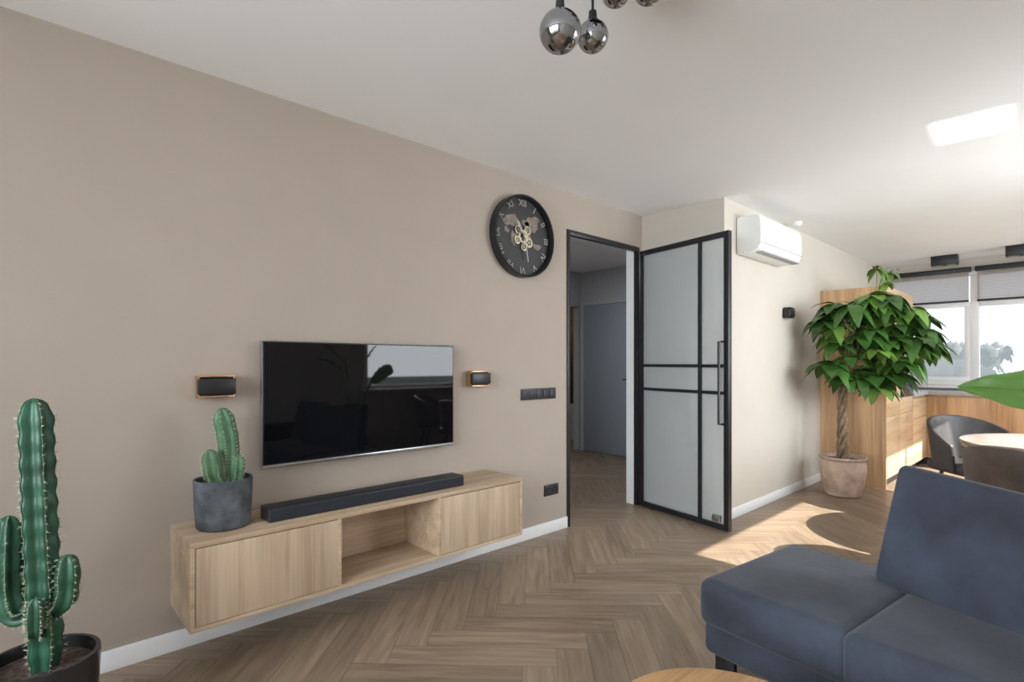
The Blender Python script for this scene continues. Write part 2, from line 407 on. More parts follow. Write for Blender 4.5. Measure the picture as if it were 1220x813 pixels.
box('trim_2', RX0-.04, RX1+.04, YR-0.012, YR+0.14, 0.90, 0.929, M_trim, bevel=0.004)

def blind(name, y0, y1, zb):
    r = root(name, (XF-0.05, 0, 0))
    box('cassette', -0.03, 0.045, y0, y1, 2.44, 2.50, M_black, r, bevel=0.005)
    box('fabric', 0.0, 0.002, y0+0.02, y1-0.02, zb, 2.44, M_blind, r)
    box('bottom_bar', -0.008, 0.010, y0+0.02, y1-0.02, zb-0.025, zb, M_black, r, bevel=0.002)
blind('roller_blind', 1.03, 1.95, 2.08)
blind('roller_blind', -0.08, 0.99, 2.08)
blind('roller_blind', -1.05, -0.12, 2.08)

r = root('door_frame', (0, YW, 0))
boxes('jambs', [(DX0, DX0+0.03, -0.012, 0.03, 0, DZ), (DX1-0.03, DX1, -0.012, 0.03, 0, DZ), (DX0+0.03, DX1-0.03, -0.012, 0.03, DZ-0.04, DZ)], M_black, r, bevel=0.003)
boxes('lining', [(DX0, DX0+0.012, 0.031, T+0.01, 0, DZ), (DX1-0.03, DX1, 0.031, T+0.01, 0, DZ), (DX0+0.012, DX1-0.03, 0.031, T+0.01, DZ-0.02, DZ)], M_trim, r)
ang = math.atan2(-0.907, -0.185)
HX, HY = DX1-0.02, YW-0.035
d = root('door_1', (HX, HY, 0.012), (0, 0, ang))
LW, LH = 0.92, 2.25
fw = 0.042; th = 0.02
boxes('steel_frame', [(0, fw, -th, th, 0, LH), (LW-fw, LW, -th, th, 0, LH), (fw, LW-fw, -th, th, 0, fw), (fw, LW-fw, -th, th, LH-fw, LH),
     (0.640, 0.668, -th, th, fw, LH-fw), (fw, 0.64, -th*.8, th*.8, 1.02, 1.045), (0.668, LW-fw, -th*.8, th*.8, 1.02, 1.045),
     (fw, 0.64, -th*.8, th*.8, 1.225, 1.25), (0.668, LW-fw, -th*.8, th*.8, 1.225, 1.25)], M_black, d, bevel=0.002)
box('glass_pane', fw*.6, LW-fw*.6, -0.003, 0.003, fw*.6, LH-fw*.6, M_glass, d)
for sgn in (-1, 1):
    tube('pull_handle', [(LW-0.05, sgn*0.02, 0.80), (LW-0.05, sgn*0.065, 0.80), (LW-0.05, sgn*0.065, 1.42), (LW-0.05, sgn*0.02, 1.42)], 0.010, M_black, d)
box('latch', LW-0.13, LW-0.06, -0.045, -0.02, 0.06, 0.11, M_silver, d, bevel=0.004)

hd = root('door_2', (XH-.01, 4.1, 0))
box('leaf', -0.03, 0.0, 0.0, 0.90, 0.005, 2.10, M_halldoor, hd, bevel=0.003)
boxes('casing', [(-0.04, 0.0, -0.06, -0.002, 0.0, 2.16), (-0.04, 0.0, 0.902, 0.965, 0, 2.16), (-0.04, 0.0, -0.002, 0.902, 2.102, 2.16)], M_hall, hd)
tube('lever', [(-0.03, 0.08, 1.05), (-0.075, 0.08, 1.05), (-0.075, 0.19, 1.05)], 0.009, M_black, hd)
bd = root('bathtub', (6.75, 5.5, 0))
boxes('tub', [(0, .54, 0, .05, 0, .55), (0, .54, .8, .85, 0, .55), (0, .05, .05, .8, 0, .55), (.49, .54, .05, .8, 0, .55), (.05, .49, .05, .8, 0, .15)], M_white, bd, bevel=.01)
wl = root('bathroom_wall_lamp', (7.3, 5.95, 1.75))
box('strip', -0.03, -0.001, -0.03, 0.03, -0.25, 0.2, mat('lamp_warm', (1, .7, .4), emis=((1.0, 0.5, 0.15), 4)), wl)

# ------------------------------------------------------------ TV wall things
cx0, cx1, cy0, cz0, cz1 = 0.51, 2.32, 2.40, 0.205, 0.56
c = root('floating_tv_console', (cx0, cy0, cz0))
CL, CD, CH = cx1-cx0, YW-cy0-0.001, cz1-cz0; t = 0.018
boxes('carcass', [(0, CL, 0, CD, CH-0.022, CH), (0, CL, 0, CD, 0, t), (0, t, 0, CD, t, CH-0.022), (CL-t, CL, 0, CD, t, CH-0.022),
     (0.61, 0.628, 0.001, CD, t, CH-.022), (1.182, 1.20, 0.001, CD, t, CH-.022)], M_oak, c, bevel=0.0015)
box('niche_back', 0.628, 1.182, CD-0.02, CD-0.004, t, CH-.022, M_oak, c)
box('cabinet_door_1', t+0.003, 0.617, 0.002, 0.02, t+0.003, CH-0.026, wood('oak_door_a', (0.41,0.295,0.195),(0.585,0.445,0.315), 2), c, bevel=0.001)
box('cabinet_door_2', 1.193, CL-t-0.003, 0.002, 0.02, t+0.003, CH-0.026, wood('oak_door_b', (0.40,0.29,0.19),(0.585,0.445,0.315), 2), c, bevel=0.001)
tv = root('television', (0.875, YW, 0.767))
TW, TH = 1.135, 0.612
box('housing', 0, TW, -0.062, -0.035, 0, TH, M_silver, tv, bevel=0.003)
box('bezel', 0.002, TW-0.002, -0.066, -0.060, 0.002, TH-0.002, M_blackp, tv, bevel=0.001)
box('screen', 0.008, TW-0.008, -0.068, -0.0655, 0.016, TH-0.008, M_screen, tv)
box('bottom_strip', 0.0, TW, -0.069, -0.060, -0.003, 0.010, M_silver, tv, bevel=0.001)
box('wall_mount', 0.35, 0.8, -0.036, -0.0005, 0.12, 0.48, M_black, tv)
sb = root('soundbar', (0.83, 2.47, cz1))
box('body', 0, 1.09, 0, 0.115, 0.001, 0.062, M_blackp, sb, bevel=0.008, seg=3)
box('grille', 0.012, 1.078, -0.002, 0.004, 0.010, 0.054, mat('grille_cloth', (0.018,0.022,0.032), 0.9, var=.3, scale=300, bump=.4, bscale=600), sb)
def sconce(x, z, w=0.15, hgt=0.10, dep=0.07, y=YW, band=None):
    s = root('wall_sconce', (x, y, z))
    box('backplate', -w*.4, w*.4, -0.012, -0.0005, -hgt*.4, hgt*.4, M_black, s)
    bm = bmesh.new()
    bm_box(bm, -w/2, w/2, -dep, -0.010, hgt/2-0.008, hgt/2, 0.003)
    bm_box(bm, -w/2, w/2, -dep, -0.010, -hgt/2, -hgt/2+0.008, 0.003)
    bm_box(bm, -w/2, -w/2+0.006, -dep+.01, -0.010, -hgt/2, hgt/2, 0.002)
    bm_box(bm, w/2-0.006, w/2, -dep+.01, -0.010, -hgt/2, hgt/2, 0.002)
    finish('copper_band', bm, band or M_copper, s, smooth='auto')
    box('front_cover', -w/2-0.003, w/2+0.003, -dep-0.006, -dep+0.022, -hgt/2+0.014, hgt/2-0.014, M_black, s, bevel=0.006)
    box('inner', -w/2+0.01, w/2-0.01, -dep+0.02, -0.012, -hgt/2+0.012, hgt/2-0.012, M_black, s)
sconce(0.68, 1.165); sconce(2.23, 1.17)
sw = root('light_switch_panel', (2.65, YW, 1.045))
box('frame', 0, 0.362, -0.010, -0.0005, -0.041, 0.041, M_blackp, sw, bevel=0.003)
for i in range(5):
    box('rocker_%d' % (i+1), 0.011+i*0.071, 0.011+i*0.071+0.056, -0.015, -0.009, -0.028, 0.028, M_blackp, sw, bevel=0.003)
ou = root('power_outlet', (2.89, YW, 0.32))
box('frame', 0, 0.152, -0.010, -0.0005, -0.041, 0.041, M_blackp, ou, bevel=0.003)
for i in range(2):
    lathe('socket_%d' % (i+1), [(0.0, 0.009), (0.018, 0.009), (0.019, 0.013), (0.025, 0.014), (0.027, 0.010), (0.027, 0.0)], M_black, ou, 24, loc=(0.040+i*0.071, 0, 0), rot=(math.pi/2, 0, 0))

ck = root('wall_clock', (2.645, YW-0.0005, 2.165), (math.pi/2, 0, 0))
RC = 0.288
lathe('rim', [(RC-0.014, 0.0), (RC, 0.0), (RC, 0.065), (RC-0.006, 0.070), (RC-0.012, 0.066), (RC-0.014, 0.03)], M_black, ck, 96)
lathe('dial', [(0, 0.02), (RC-0.010, 0.02)], M_dial, ck, 64)
def blob(bm, cx, cy, rx, ry, z, seed, n=28):
    rr = random.Random(seed); ph = [rr.random()*6.28 for _ in range(4)]
    c0 = bm.verts.new((cx, cy, z)); vs = []
    for i in range(n):
        a = 2*math.pi*i/n; k = 1+0.22*math.sin(2*a+ph[0])+0.16*math.sin(3*a+ph[1])+0.1*math.sin(5*a+ph[2])+0.08*math.sin(9*a+ph[3])
        vs.append(bm.verts.new((cx+rx*k*math.cos(a), cy+ry*k*math.sin(a), z)))
    for i in range(n): bm.faces.new((c0, vs[i], vs[(i+1) % n]))
bm = bmesh.new()
for i, (x, y, a, b) in enumerate([(-.10,.10,.065,.05),(-.075,-.02,.028,.055),(.05,.03,.04,.05),(.10,.11,.08,.045),(.03,.10,.03,.025),(.15,-.05,.035,.025),(-.15,.03,.02,.02)]):
    blob(bm, x, y, a, b, 0.0225, i+3)
finish('world_map', bm, M_map, ck)
romans = ['XII','I','II','III','IV','V','VI','VII','VIII','IX','X','XI']
for i, s_ in enumerate(romans):
    cu = bpy.data.curves.new('numeral_'+s_, 'FONT'); cu.body = s_; cu.size = 0.066; cu.align_x = 'CENTER'; cu.align_y = 'CENTER'; cu.extrude = 0.0015
    cu.materials.append(M_num)
    o = bpy.data.objects.new('numeral_'+s_, cu); COL.objects.link(o); o.parent = ck
    a = math.pi/2 - i*math.pi/6; rr = RC-0.052
    o.location = (rr*math.cos(a), rr*math.sin(a), 0.026); o.rotation_euler = (0, 0, a-math.pi/2)
def gear(name, x, y, z, r, teeth, th=0.005):
    bm = bmesh.new(); out = []; n = teeth*4
    for k in range(n):
        a = 2*math.pi*k/n; rr = r if (k % 4) < 2 else r*0.87; out.append((rr*math.cos(a), rr*math.sin(a)))
    ri = r*0.62
    def ringset(zz): return [bm.verts.new((p[0]+x, p[1]+y, zz)) for p in out], [bm.verts.new((ri*math.cos(2*math.pi*k/n)+x, ri*math.sin(2*math.pi*k/n)+y, zz)) for k in range(n)]
    o1, i1 = ringset(z); o2, i2 = ringset(z+th)
    for k in range(n):
        j = (k+1) % n
        bm.faces.new((o2[k], o2[j], i2[j], i2[k])); bm.faces.new((o1[k], o1[j], o2[j], o2[k])); bm.faces.new((i1[k], i1[j], i2[j], i2[k]))
    for q in range(5):
        a = q*2*math.pi/5
        R_ = Matrix.Rotation(a, 3, 'Z')
        bm_box(bm, x+math.cos(a)*ri*.5-ri*.55, x+math.cos(a)*ri*.5+ri*.55, y+math.sin(a)*ri*.5-r*.06, y+math.sin(a)*ri*.5+r*.06, z, z+th*.8, rot=R_)
    finish(name, bm, M_gear, ck)
gear('gear_1', 0.0, 0.0, 0.032, 0.050, 24); gear('gear_2', 0.06, -0.035, 0.027, 0.036, 16); gear('gear_3', -0.055, -0.03, 0.029, 0.03, 14)
gear('gear_4', 0.045, 0.05, 0.028, 0.034, 16); gear('gear_5', -0.045, 0.045, 0.026, 0.034, 18); gear('gear_6', 0.01, -0.07, 0.026, 0.03, 14)
lathe('hub', [(0.012, 0.025), (0.012, 0.055), (0, 0.055)], M_gear, ck, 20)
box('hour_hand', -0.006, 0.006, -0.02, 0.12, 0.048, 0.050, M_num, ck, rot=(0, 0, math.radians(35)))
box('minute_hand', -0.004, 0.004, -0.03, 0.18, 0.051, 0.053, M_num, ck, rot=(0, 0, math.radians(-170)))

pr = root('potted_cactus', (0.675, 2.575, cz1))
lathe('pot', [(0, 0.001), (0.098, 0.001), (0.106, 0.01), (0.113, 0.10), (0.116, 0.205), (0.113, 0.212), (0.106, 0.210), (0.103, 0.185)], M_pot, pr, 56)
lathe('soil', [(0, 0.19), (0.105, 0.187)], M_soil, pr, 32)
bm = bmesh.new()
bm_cactus(bm, [(0.01,0,0.18),(0.020,0,0.28),(0.018,0.0,0.38),(-0.01,0.0,0.515)], 0.042, 6, 0.35, wav=0.02)
bm_cactus(bm, [(-0.02,-0.03,0.18),(-0.045,-0.035,0.23),(-0.055,-0.04,0.28),(-0.065,-0.04,0.345)], 0.036, 6, 0.35, wav=0.02)
bm_cactus(bm, [(0.035,-0.02,0.18),(0.045,-0.03,0.22),(0.05,-0.03,0.31)], 0.030, 6, 0.35, wav=0.02)
finish('cactus_stems', bm, [M_cact2, M_rib, M_spine], pr)

fc = root('columnar_cactus', (0.065, 2.24, 0))
lathe('pot', [(0, 0.001), (0.10, 0.001), (0.118, 0.02), (0.145, 0.20), (0.152, 0.335), (0.150, 0.348), (0.138, 0.348), (0.134, 0.33), (0.132, 0.29)], M_potb, fc, 56)
lathe('soil', [(0, 0.315), (0.1345, 0.31)], M_soil, fc, 32)
bm = bmesh.new()
rt = Vector((0.732, -0.681, 0))
def P(u, z, dpt=0): return rt*u + Vector((0.681*dpt, 0.732*dpt, z))
bm_cactus(bm, [P(.01,.28), P(.01,.45), P(.0,.65), P(-.012,.9), P(-.022,1.16)], 0.047, 5, 0.42, n=20)
bm_cactus(bm, [P(-.01,.50,-.02), P(-.05,.49,-.03), P(-.072,.54,-.03), P(-.078,.64,-.03), P(-.072,.80,-.03)], 0.036, 5, 0.42, n=12)
bm_cactus(bm, [P(-.02,.47,.02), P(-.09,.50,.04), P(-.125,.57,.05), P(-.13,.74,.05)], 0.034, 5, 0.42, n=12)
bm_cactus(bm, [P(.01,.50,.0), P(.055,.505,.0), P(.080,.55,.0), P(.085,.67,.0)], 0.033, 5, 0.42, n=12)
bm_cactus(bm, [P(.01,.44,-.03), P(.035,.46,-.06), P(.04,.50,-.065), P(.04,.56,-.065)], 0.024, 5, 0.42, n=10)
bm_cactus(bm, [P(-.01,.53,.03), P(-.045,.56,.045), P(-.05,.62,.05), P(-.05,.74,.05)], 0.030, 5, 0.42, n=10)
finish('cactus_stems', bm, [M_cact, M_rib, M_spine], fc)

# ------------------------------------------------------------ chandelier
ch = root('pendant_chandelier', (1.38, 1.02, H))
lathe('canopy', [(0, -0.03), (0.115, -0.03), (0.12, -0.025), (0.12, -0.0005)], M_black, ch, 40)
globes = [(-0.19, 0.05, -0.345, 0.062), (-0.02, 0.063, -0.284, 0.050), (0.10, 0.06, -0.085, 0.05), (0.17, -0.02, -0.085, 0.05), (0.06, -0.13, -0.10, 0.05), (-0.10, -0.07, -0.14, 0.05)]
for i, (x, y, z, r_) in enumerate(globes):
    n = 24
    lathe('globe_%d' % (i+1), [(r_*math.sin(math.pi*k/n), -r_*math.cos(math.pi*k/n)) for k in range(n+1)], M_chrome, ch, 40, loc=(x, y, z))
    lathe('cap_%d' % (i+1), [(0, 0.030), (0.012, 0.030), (0.014, 0.006), (0.020, 0.0), (0.020, -0.006)], M_black, ch, 20, loc=(x, y, z+r_))
    tube('rod_%d' % (i+1), [(x*0.35, y*0.35, -0.015), (x*.9, y*.9, -0.018), (x, y, -0.020), (x, y, min(-0.022, z+r_+0.03))], 0.0045, M_black, ch, 8)

# ------------------------------------------------------------ air conditioner etc
ac = root('air_conditioner', (4.38, YA, 2.17))
bm = bmesh.new()
prof = [(0, 0.0), (-0.14, 0.0), (-0.185, 0.02), (-0.205, 0.06), (-0.21, 0.12), (-0.205, 0.25), (-0.19, 0.29), (-0.16, 0.305), (0, 0.305)]
ra = [bm.verts.new((0, y-0.001, z)) for y, z in prof]; rb = [bm.verts.new((0.88, y-0.001, z)) for y, z in prof]
for i in range(len(prof)-1): bm.faces.new((ra[i], ra[i+1], rb[i+1], rb[i]))
bm.faces.new(ra); bm.faces.new(rb); bm.faces.new((ra[0], ra[-1], rb[-1], rb[0]))
o = finish('body', bm, M_white, ac, smooth='auto')
bv = o.modifiers.new('b', 'BEVEL'); bv.width = 0.014; bv.segments = 3; bv.limit_method = 'ANGLE'; bv.angle_limit = math.radians(50)
box('louver', 0.05, 0.83, -0.175, -0.05, -0.012, 0.004, M_white, ac, bevel=0.004, rot=(math.radians(-6), 0, 0))
box('outlet_slot', 0.04, 0.84, -0.2, -0.14, -0.001, 0.006, M_vent, ac)
box('seam', 0.0, 0.88, -0.2125, -0.18, 0.068, 0.071, M_vent, ac)
sm = root('motion_sensor', (5.42, 1.88, H))
lathe('base', [(0, -0.0005), (0.045, -0.0005), (0.045, -0.02), (0.03, -0.035), (0, -0.04)], M_white, sm, 24)
sconce(5.42, 1.75, 0.12, 0.10, 0.07, y=YA, band=M_black)

# ------------------------------------------------------------ kitchen
KY = 1.39
k = root('tall_kitchen_cabinet', (6.42, KY, 0))
box('side_panel', 0, 0.02, 0, YA-KY-0.001, 0, 2.05, M_kit, k)
box('carcass', 0.02, 1.2, 0.02, YA-KY-0.001, 0.09, 2.05, M_kitx, k)
box('plinth', 0.02, 1.2, 0.05, 0.3, 0, 0.09, M_black, k)
for i, (a, b) in enumerate([(0.022, 0.598), (0.602, 1.198)]):
    zs = [(0.10, 0.72), (0.724, 2.048)] if i == 0 else [(0.10, 0.40), (0.404, 0.72), (1.50, 2.048)]
    for q, (z0, z1) in enumerate(zs): box('front_%d_%d' % (i+1, q+1), a, b, 0.0, 0.018, z0, z1, M_kitx, k, bevel=0.001)
box('oven', 0.606, 1.194, -0.006, 0.018, 0.90, 1.47, M_oven, k, bevel=0.003)
box('oven_panel', 0.606, 1.194, -0.008, 0.018, 1.35, 1.45, M_silver, k, bevel=0.002)
tube('oven_handle', [(0.65, -0.006, 1.31), (0.65, -0.05, 1.31), (1.15, -0.05, 1.31), (1.15, -0.006, 1.31)], 0.009, M_silver, k)
box('drawer_warm', 0.606, 1.194, 0.0, 0.018, 0.724, 0.896, M_kitx, k, bevel=0.001)
k2 = root('kitchen_counter', (0, 0, 0))
KX = 8.38; KE = YR+0.03
boxes('worktop', [(7.625, XF-0.01, KY-0.02, YA-0.001, 0.88, 0.92), (KX-0.02, XF-0.01, KE, KY-0.02, 0.88, 0.92)], M_stone, k2, bevel=0.002)
boxes('carcass', [(7.625, XF-0.01, KY+0.02, YA-0.001, 0.09, 0.878), (KX+0.02, XF-0.01, KE, KY+0.02, 0.09, 0.878)], M_kitx, k2)
boxes('plinth', [(7.625, XF-.02, KY+0.06, YA-.02, 0, 0.09), (KX+0.06, XF-.02, KE, KY+0.06, 0, 0.09)], M_black, k2)
for q, (z0, z1) in enumerate([(0.10, 0.36), (0.364, 0.62), (0.624, 0.855)]):
    box('drawer_%d' % (q+1), 7.63, KX-0.002, KY, KY+0.018, z0, z1, M_kitx, k2, bevel=0.001)
yy = KY-0.004; i = 0
while yy > -1.0:
    box('base_front_%d' % (i+1), KX, KX+0.018, max(KE, yy-0.596), yy, 0.10, 0.855, M_kit, k2, bevel=0.001)
    yy -= 0.60; i += 1
tp = root('kitchen_faucet', (8.72, 0.15, 0.921))
tube('spout', smoothpath([(0,0,0.0),(0,0,0.25),(-0.04,0,0.33),(-0.12,0,0.33),(-0.15,0,0.26)], 5), 0.012, M_black, tp)
for x, y in ((8.45, 1.22), (8.3, 0.52), (8.2, -0.3)):
    cs = root('ceiling_spotlight', (x, y, H))
    box('housing', -0.06, 0.06, -0.13, 0.13, -0.12, -0.0005, M_black, cs, bevel=0.004)
    for q in (-0.065, 0.065): lathe('lamp', [(0, -0.1215), (0.04, -0.1215), (0.045, -0.124), (0.05, -0.119)], M_silver, cs, 24, loc=(0, q, 0))

# ------------------------------------------------------------ money tree
pl = root('potted_money_tree', (5.86, 1.62, 0))
lathe('pot', [(0, 0.001), (0.13, 0.001), (0.145, 0.01), (0.178, 0.12), (0.198, 0.25), (0.196, 0.31), (0.184, 0.340), (0.192, 0.352), (0.203, 0.362), (0.200, 0.375), (0.183, 0.375), (0.175, 0.34)], M_potw, pl, 48)
lathe('soil', [(0, 0.345), (0.178, 0.34)], M_soil, pl, 32)
bm = bmesh.new()
for s_ in range(4):
    pts = []
    for i in range(40):
        t_ = i/39; a = s_*math.pi/2 + t_*9; rr = 0.026*(1+0.5*(1-t_)**3)
        pts.append((rr*math.cos(a)-0.01*t_, rr*math.sin(a), 0.32+t_*0.74))
    bm_tube(bm, pts, [0.024-0.008*i/39 for i in range(40)], 8)
finish('braided_trunk', bm, M_bark, pl, smooth=True)
bm = bmesh.new()
rg = random.Random(11)
Zv = Vector((0,0,1))
base = Vector((-0.01, 0, 1.03))
ax = Vector((0.732, -0.681, 0)); ax2 = Vector((-0.681, -0.732, 0))
nodes = []
for i in range(78):
    while True:
        p = Vector((rg.uniform(-1,1), rg.uniform(-1,1), rg.uniform(-1,1)))
        if 0.35 < p.length < 1: break
    tgt = base + ax*(0.18+p.x*0.54) + ax2*(0.16+p.y*0.32) + Zv*(0.47+p.z*0.47)
    tgt.x = min(tgt.x, 0.36)
    if 1.62 + tgt.y > 1.74: tgt.y = 0.12
    nodes.append(tgt)
nodes += [base+ax*0.42+Zv*1.10+ax2*.05, base+ax*0.30+Zv*1.14+ax2*.05, base+ax*0.36+Zv*0.99+ax2*.08]
stems = []
for q in range(7):
    top = base + ax*rg.uniform(-.12,.42) + ax2*rg.uniform(-.05,.2) + Zv*rg.uniform(.45,.88)
    if top.x > .3: top.x = .3
    mid = base.lerp(top, .5) + Vector((rg.uniform(-.04,.04), rg.uniform(-.04,.04), .05))
    pp = smoothpath([base, mid, top], 6); stems.append(pp)
    bm_tube(bm, pp, [0.011-0.006*i/(len(pp)-1) for i in range(len(pp))], 6, 2)
for tg in nodes:
    bp_ = min((p for s_ in stems for p in s_), key=lambda p: (p-tg).length + (0.3 if p.z > tg.z+0.05 else 0))
    bm_tube(bm, smoothpath([bp_, bp_.lerp(tg,.5)+Zv*.03, tg], 4), 0.0032, 5, 1)
    out = (tg-bp_); out.z *= 0.3
    if out.length < 1e-3: out = ax.copy()
    out.normalize(); side = out.cross(Zv).normalized()
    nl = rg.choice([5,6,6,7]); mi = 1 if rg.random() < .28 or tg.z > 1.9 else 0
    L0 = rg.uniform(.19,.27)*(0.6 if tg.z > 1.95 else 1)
    for j in range(nl):
        a = (j/(nl-1)-.5)*math.radians(250) + rg.uniform(-.12,.12)
        dr = out*math.cos(a)+side*math.sin(a) + Zv*rg.uniform(-.2,.2)
        LL = L0*(1-.25*abs(j/(nl-1)-.5))
        if tg.x + dr.x*LL > 0.52 and 1.62+tg.y+dr.y*LL > 1.33: LL *= 0.4
        if 1.62+tg.y+dr.y*LL > 1.95: LL *= 0.5
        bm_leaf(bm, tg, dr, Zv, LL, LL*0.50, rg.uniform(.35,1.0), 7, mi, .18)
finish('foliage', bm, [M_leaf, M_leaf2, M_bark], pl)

bp2 = root('potted_banana_plant', (3.05, -0.75, 0))
lathe('pot', [(0, 0.001), (0.14, 0.001), (0.16, 0.02), (0.19, 0.35), (0.185, 0.38), (0.17, 0.38), (0.165, 0.33)], M_pot, bp2, 40)
lathe('soil', [(0, 0.34), (0.168, 0.335)], M_soil, bp2, 24)
bm = bmesh.new(); luv = bm.loops.layers.uv.new('leaf')
def bigleaf(b0, hub, tip_dir, length, width, droop, up=Zv):
    hub = Vector(hub); d_ = Vector(tip_dir).normalized(); side = d_.cross(Vector(up)).normalized(); up_ = side.cross(d_).normalized()
    bm_tube(bm, smoothpath([b0, Vector(b0).lerp(hub, .6)+Vector((0,0,.06)), hub], 6), 0.011, 8, 1)
    n, m_ = 40, 10; prev = None; mid = []
    for i in range(n+1):
        t_ = i/n; w_ = max(0.0, math.sin(math.pi*min(1, (t_*0.96+0.04)**0.8)))**0.7*width*0.5
        p = hub + d_*length*t_ - Zv*droop*length*t_*t_; mid.append(p+up_*0.002)
        row = []
        for j in range(m_+1):
            s_ = j/m_*2-1
            rip = 0.006*math.sin(t_*34+abs(s_)*3)*abs(s_)
            row.append((bm.verts.new(p + side*w_*s_*(1-.06*s_*s_) + up_*(0.30*w_*abs(s_)-0.22*w_*s_*s_*s_*s_*1.4+rip)), (t_*length*10 - abs(s_)*0.35, s_)))
        if prev:
            for j in range(m_):
                f = bm.faces.new((prev[j][0], prev[j+1][0], row[j+1][0], row[j][0])); f.smooth = True
                for l, q_ in zip(f.loops, (prev[j], prev[j+1], row[j+1], row[j])): l[luv].uv = q_[1]
        prev = row
    bm_tube(bm, mid, [0.006*(1-i/(n+1))+0.001 for i in range(n+1)], 6, 1)
bigleaf((0,0,.34), (0.08,0.36,1.12), (-0.25,1,0.10), 0.80, 0.28, 0.03, (-0.85,-0.4,0.55))
bigleaf((0,0,.34), (-0.15,0.0,1.2), (-0.8,-0.1,0.7), 0.5, 0.2, 0.4)
bigleaf((0,0,.34), (-0.05,-0.08,1.25), (-0.9,-0.3,1.2), 0.6, 0.22, 0.3)
bigleaf((0,0,.34), (0.1,0.05,1.2), (0.5,0.3,1.4), 0.5, 0.2, 0.3)
finish('leaves', bm, [M_ban, M_leaf2], bp2)

# ------------------------------------------------------------ dining set
dt = root('dining_table', (4.85, -0.0, 0))
lathe('top', [(0, 0.728), (0.60, 0.728), (0.615, 0.738), (0.62, 0.75), (0.615, 0.758), (0.60, 0.76), (0, 0.76)], M_table2, dt, 80)
lathe('top_edge', [(0, 0.705), (0.59, 0.705), (0.605, 0.715), (0.60, 0.7275), (0, 0.7275)], M_table, dt, 80)
for q in range(4):
    a = q*math.pi/2+math.pi/4
    tube('leg_%d' % (q+1), [(0.06*math.cos(a), 0.06*math.sin(a), 0.70), (0.05*math.cos(a), 0.05*math.sin(a), 0.35), (0.36*math.cos(a), 0.36*math.sin(a), 0.018)], 0.018, M_black, dt)
def dchair(x, y, rz, m):
    c_ = root('dining_chair', (x, y, 0), (0, 0, rz))   # faces local +y
    box('seat', -0.235, 0.235, -0.22, 0.24, 0.41, 0.50, m, c_, bevel=0.04, seg=4)
    bm = bmesh.new(); nu, nv = 22, 8; g = []
    for j in range(nv+1):
        v_ = j/nv; row = []
        for i in range(nu+1):
            u_ = i/nu*2-1; a = u_*math.radians(112)
            top = 0.84 - 0.20*abs(u_)**2.2
            z = 0.43 + (top-0.43)*v_
            R_ = 0.255+0.03*v_
            row.append(bm.verts.new((R_*math.sin(a), -R_*math.cos(a)*0.98-0.0-0.03*v_*(1-abs(u_)), z)))
        g.append(row)
    for j in range(nv):
        for i in range(nu): bm.faces.new((g[j][i], g[j][i+1], g[j+1][i+1], g[j+1][i]))
    o = finish('shell_back', bm, m, c_, smooth=True)
    so = o.modifiers.new('s', 'SOLIDIFY'); so.thickness = 0.035; so.offset = 0
    b_ = o.modifiers.new('b', 'BEVEL'); b_.width = 0.012; b_.segments = 3; b_.limit_method = 'ANGLE'
    for q, (sx, sy) in enumerate(((-1,-1),(1,-1),(-1,1),(1,1))):
        tube('leg_%d' % (q+1), [(sx*.15, sy*.14, .42), (sx*.23, sy*.22, 0.004)], [0.014, 0.009], M_black, c_, 10)
dchair(5.50, 0.60, math.radians(136), M_lea1)
dchair(4.03, 0.20, math.radians(-105), M_lea2)
dchair(5.45, -0.66, math.radians(41), M_lea1)
dchair(4.25, -0.68, math.radians(-41), M_lea2)

# ------------------------------------------------------------ sofa
so = root('corner_sofa', (1.98, 1.06, 0), (0, 0, math.radians(-7)))
def soft(name, x0,x1,y0,y1,z0,z1, bev, m=M_sofa, rot=None, loc=None):
    return box(name, x0,x1,y0,y1,z0,z1, m, so, bevel=bev, seg=5, rot=rot, loc=loc)
soft('seat_end', 0, 0.74, -0.545, 0, 0.24, 0.425, 0.045)
soft('base_end', 0.02, 0.72, -0.53, -0.015, 0.13, 0.26, 0.03)
soft('seat_main', -0.015, 0.80, -1.75, -0.530, 0.235, 0.428, 0.040)
soft('base_main', 0.0, 0.78, -1.74, -0.53, 0.13, 0.26, 0.03)
for q, (y0, y1, rz, rx) in enumerate(((-1.20, -0.42, -12, 5), (-1.76, -1.24, 0, 0))):
    R_ = Euler((math.radians(rx), math.radians(12), math.radians(rz)))
    yc = (y0+y1)/2
    bx = box('backrest_%d' % (q+1), -0.055, 0.055, (y0-yc), (y1-yc), 0.0, 0.465, M_sofa, so, bevel=0.03, seg=5, loc=(0.48 if q == 0 else 0.58, yc, 0.385), rot=R_)
soft('arm_far', 0.0, 0.80, -1.93, -1.76, 0.13, 0.60, 0.05)
for q, (x, y) in enumerate(((0.08,-0.08),(0.66,-0.08),(0.08,-1.0),(0.70,-1.0),(0.08,-1.85),(0.70,-1.85))):
    boxes('leg_%d' % (q+1), [(x-0.012, x+0.012, y-0.04, y+0.04, 0.0, 0.135)], M_black, so, bevel=0.002)

ct = root('round_coffee_table', (1.225, 0.56, 0))
lathe('top', [(0, 0.365), (0.285, 0.365), (0.297, 0.375), (0.30, 0.385), (0.297, 0.396), (0.288, 0.40), (0, 0.40)], M_table, ct, 72)
for q in range(3):
    a = q*2*math.pi/3+.4
    tube('leg_%d' % (q+1), [(0.16*math.cos(a), 0.16*math.sin(a), 0.366), (0.22*math.cos(a), 0.22*math.sin(a), 0.003)], 0.012, M_black, ct, 10)

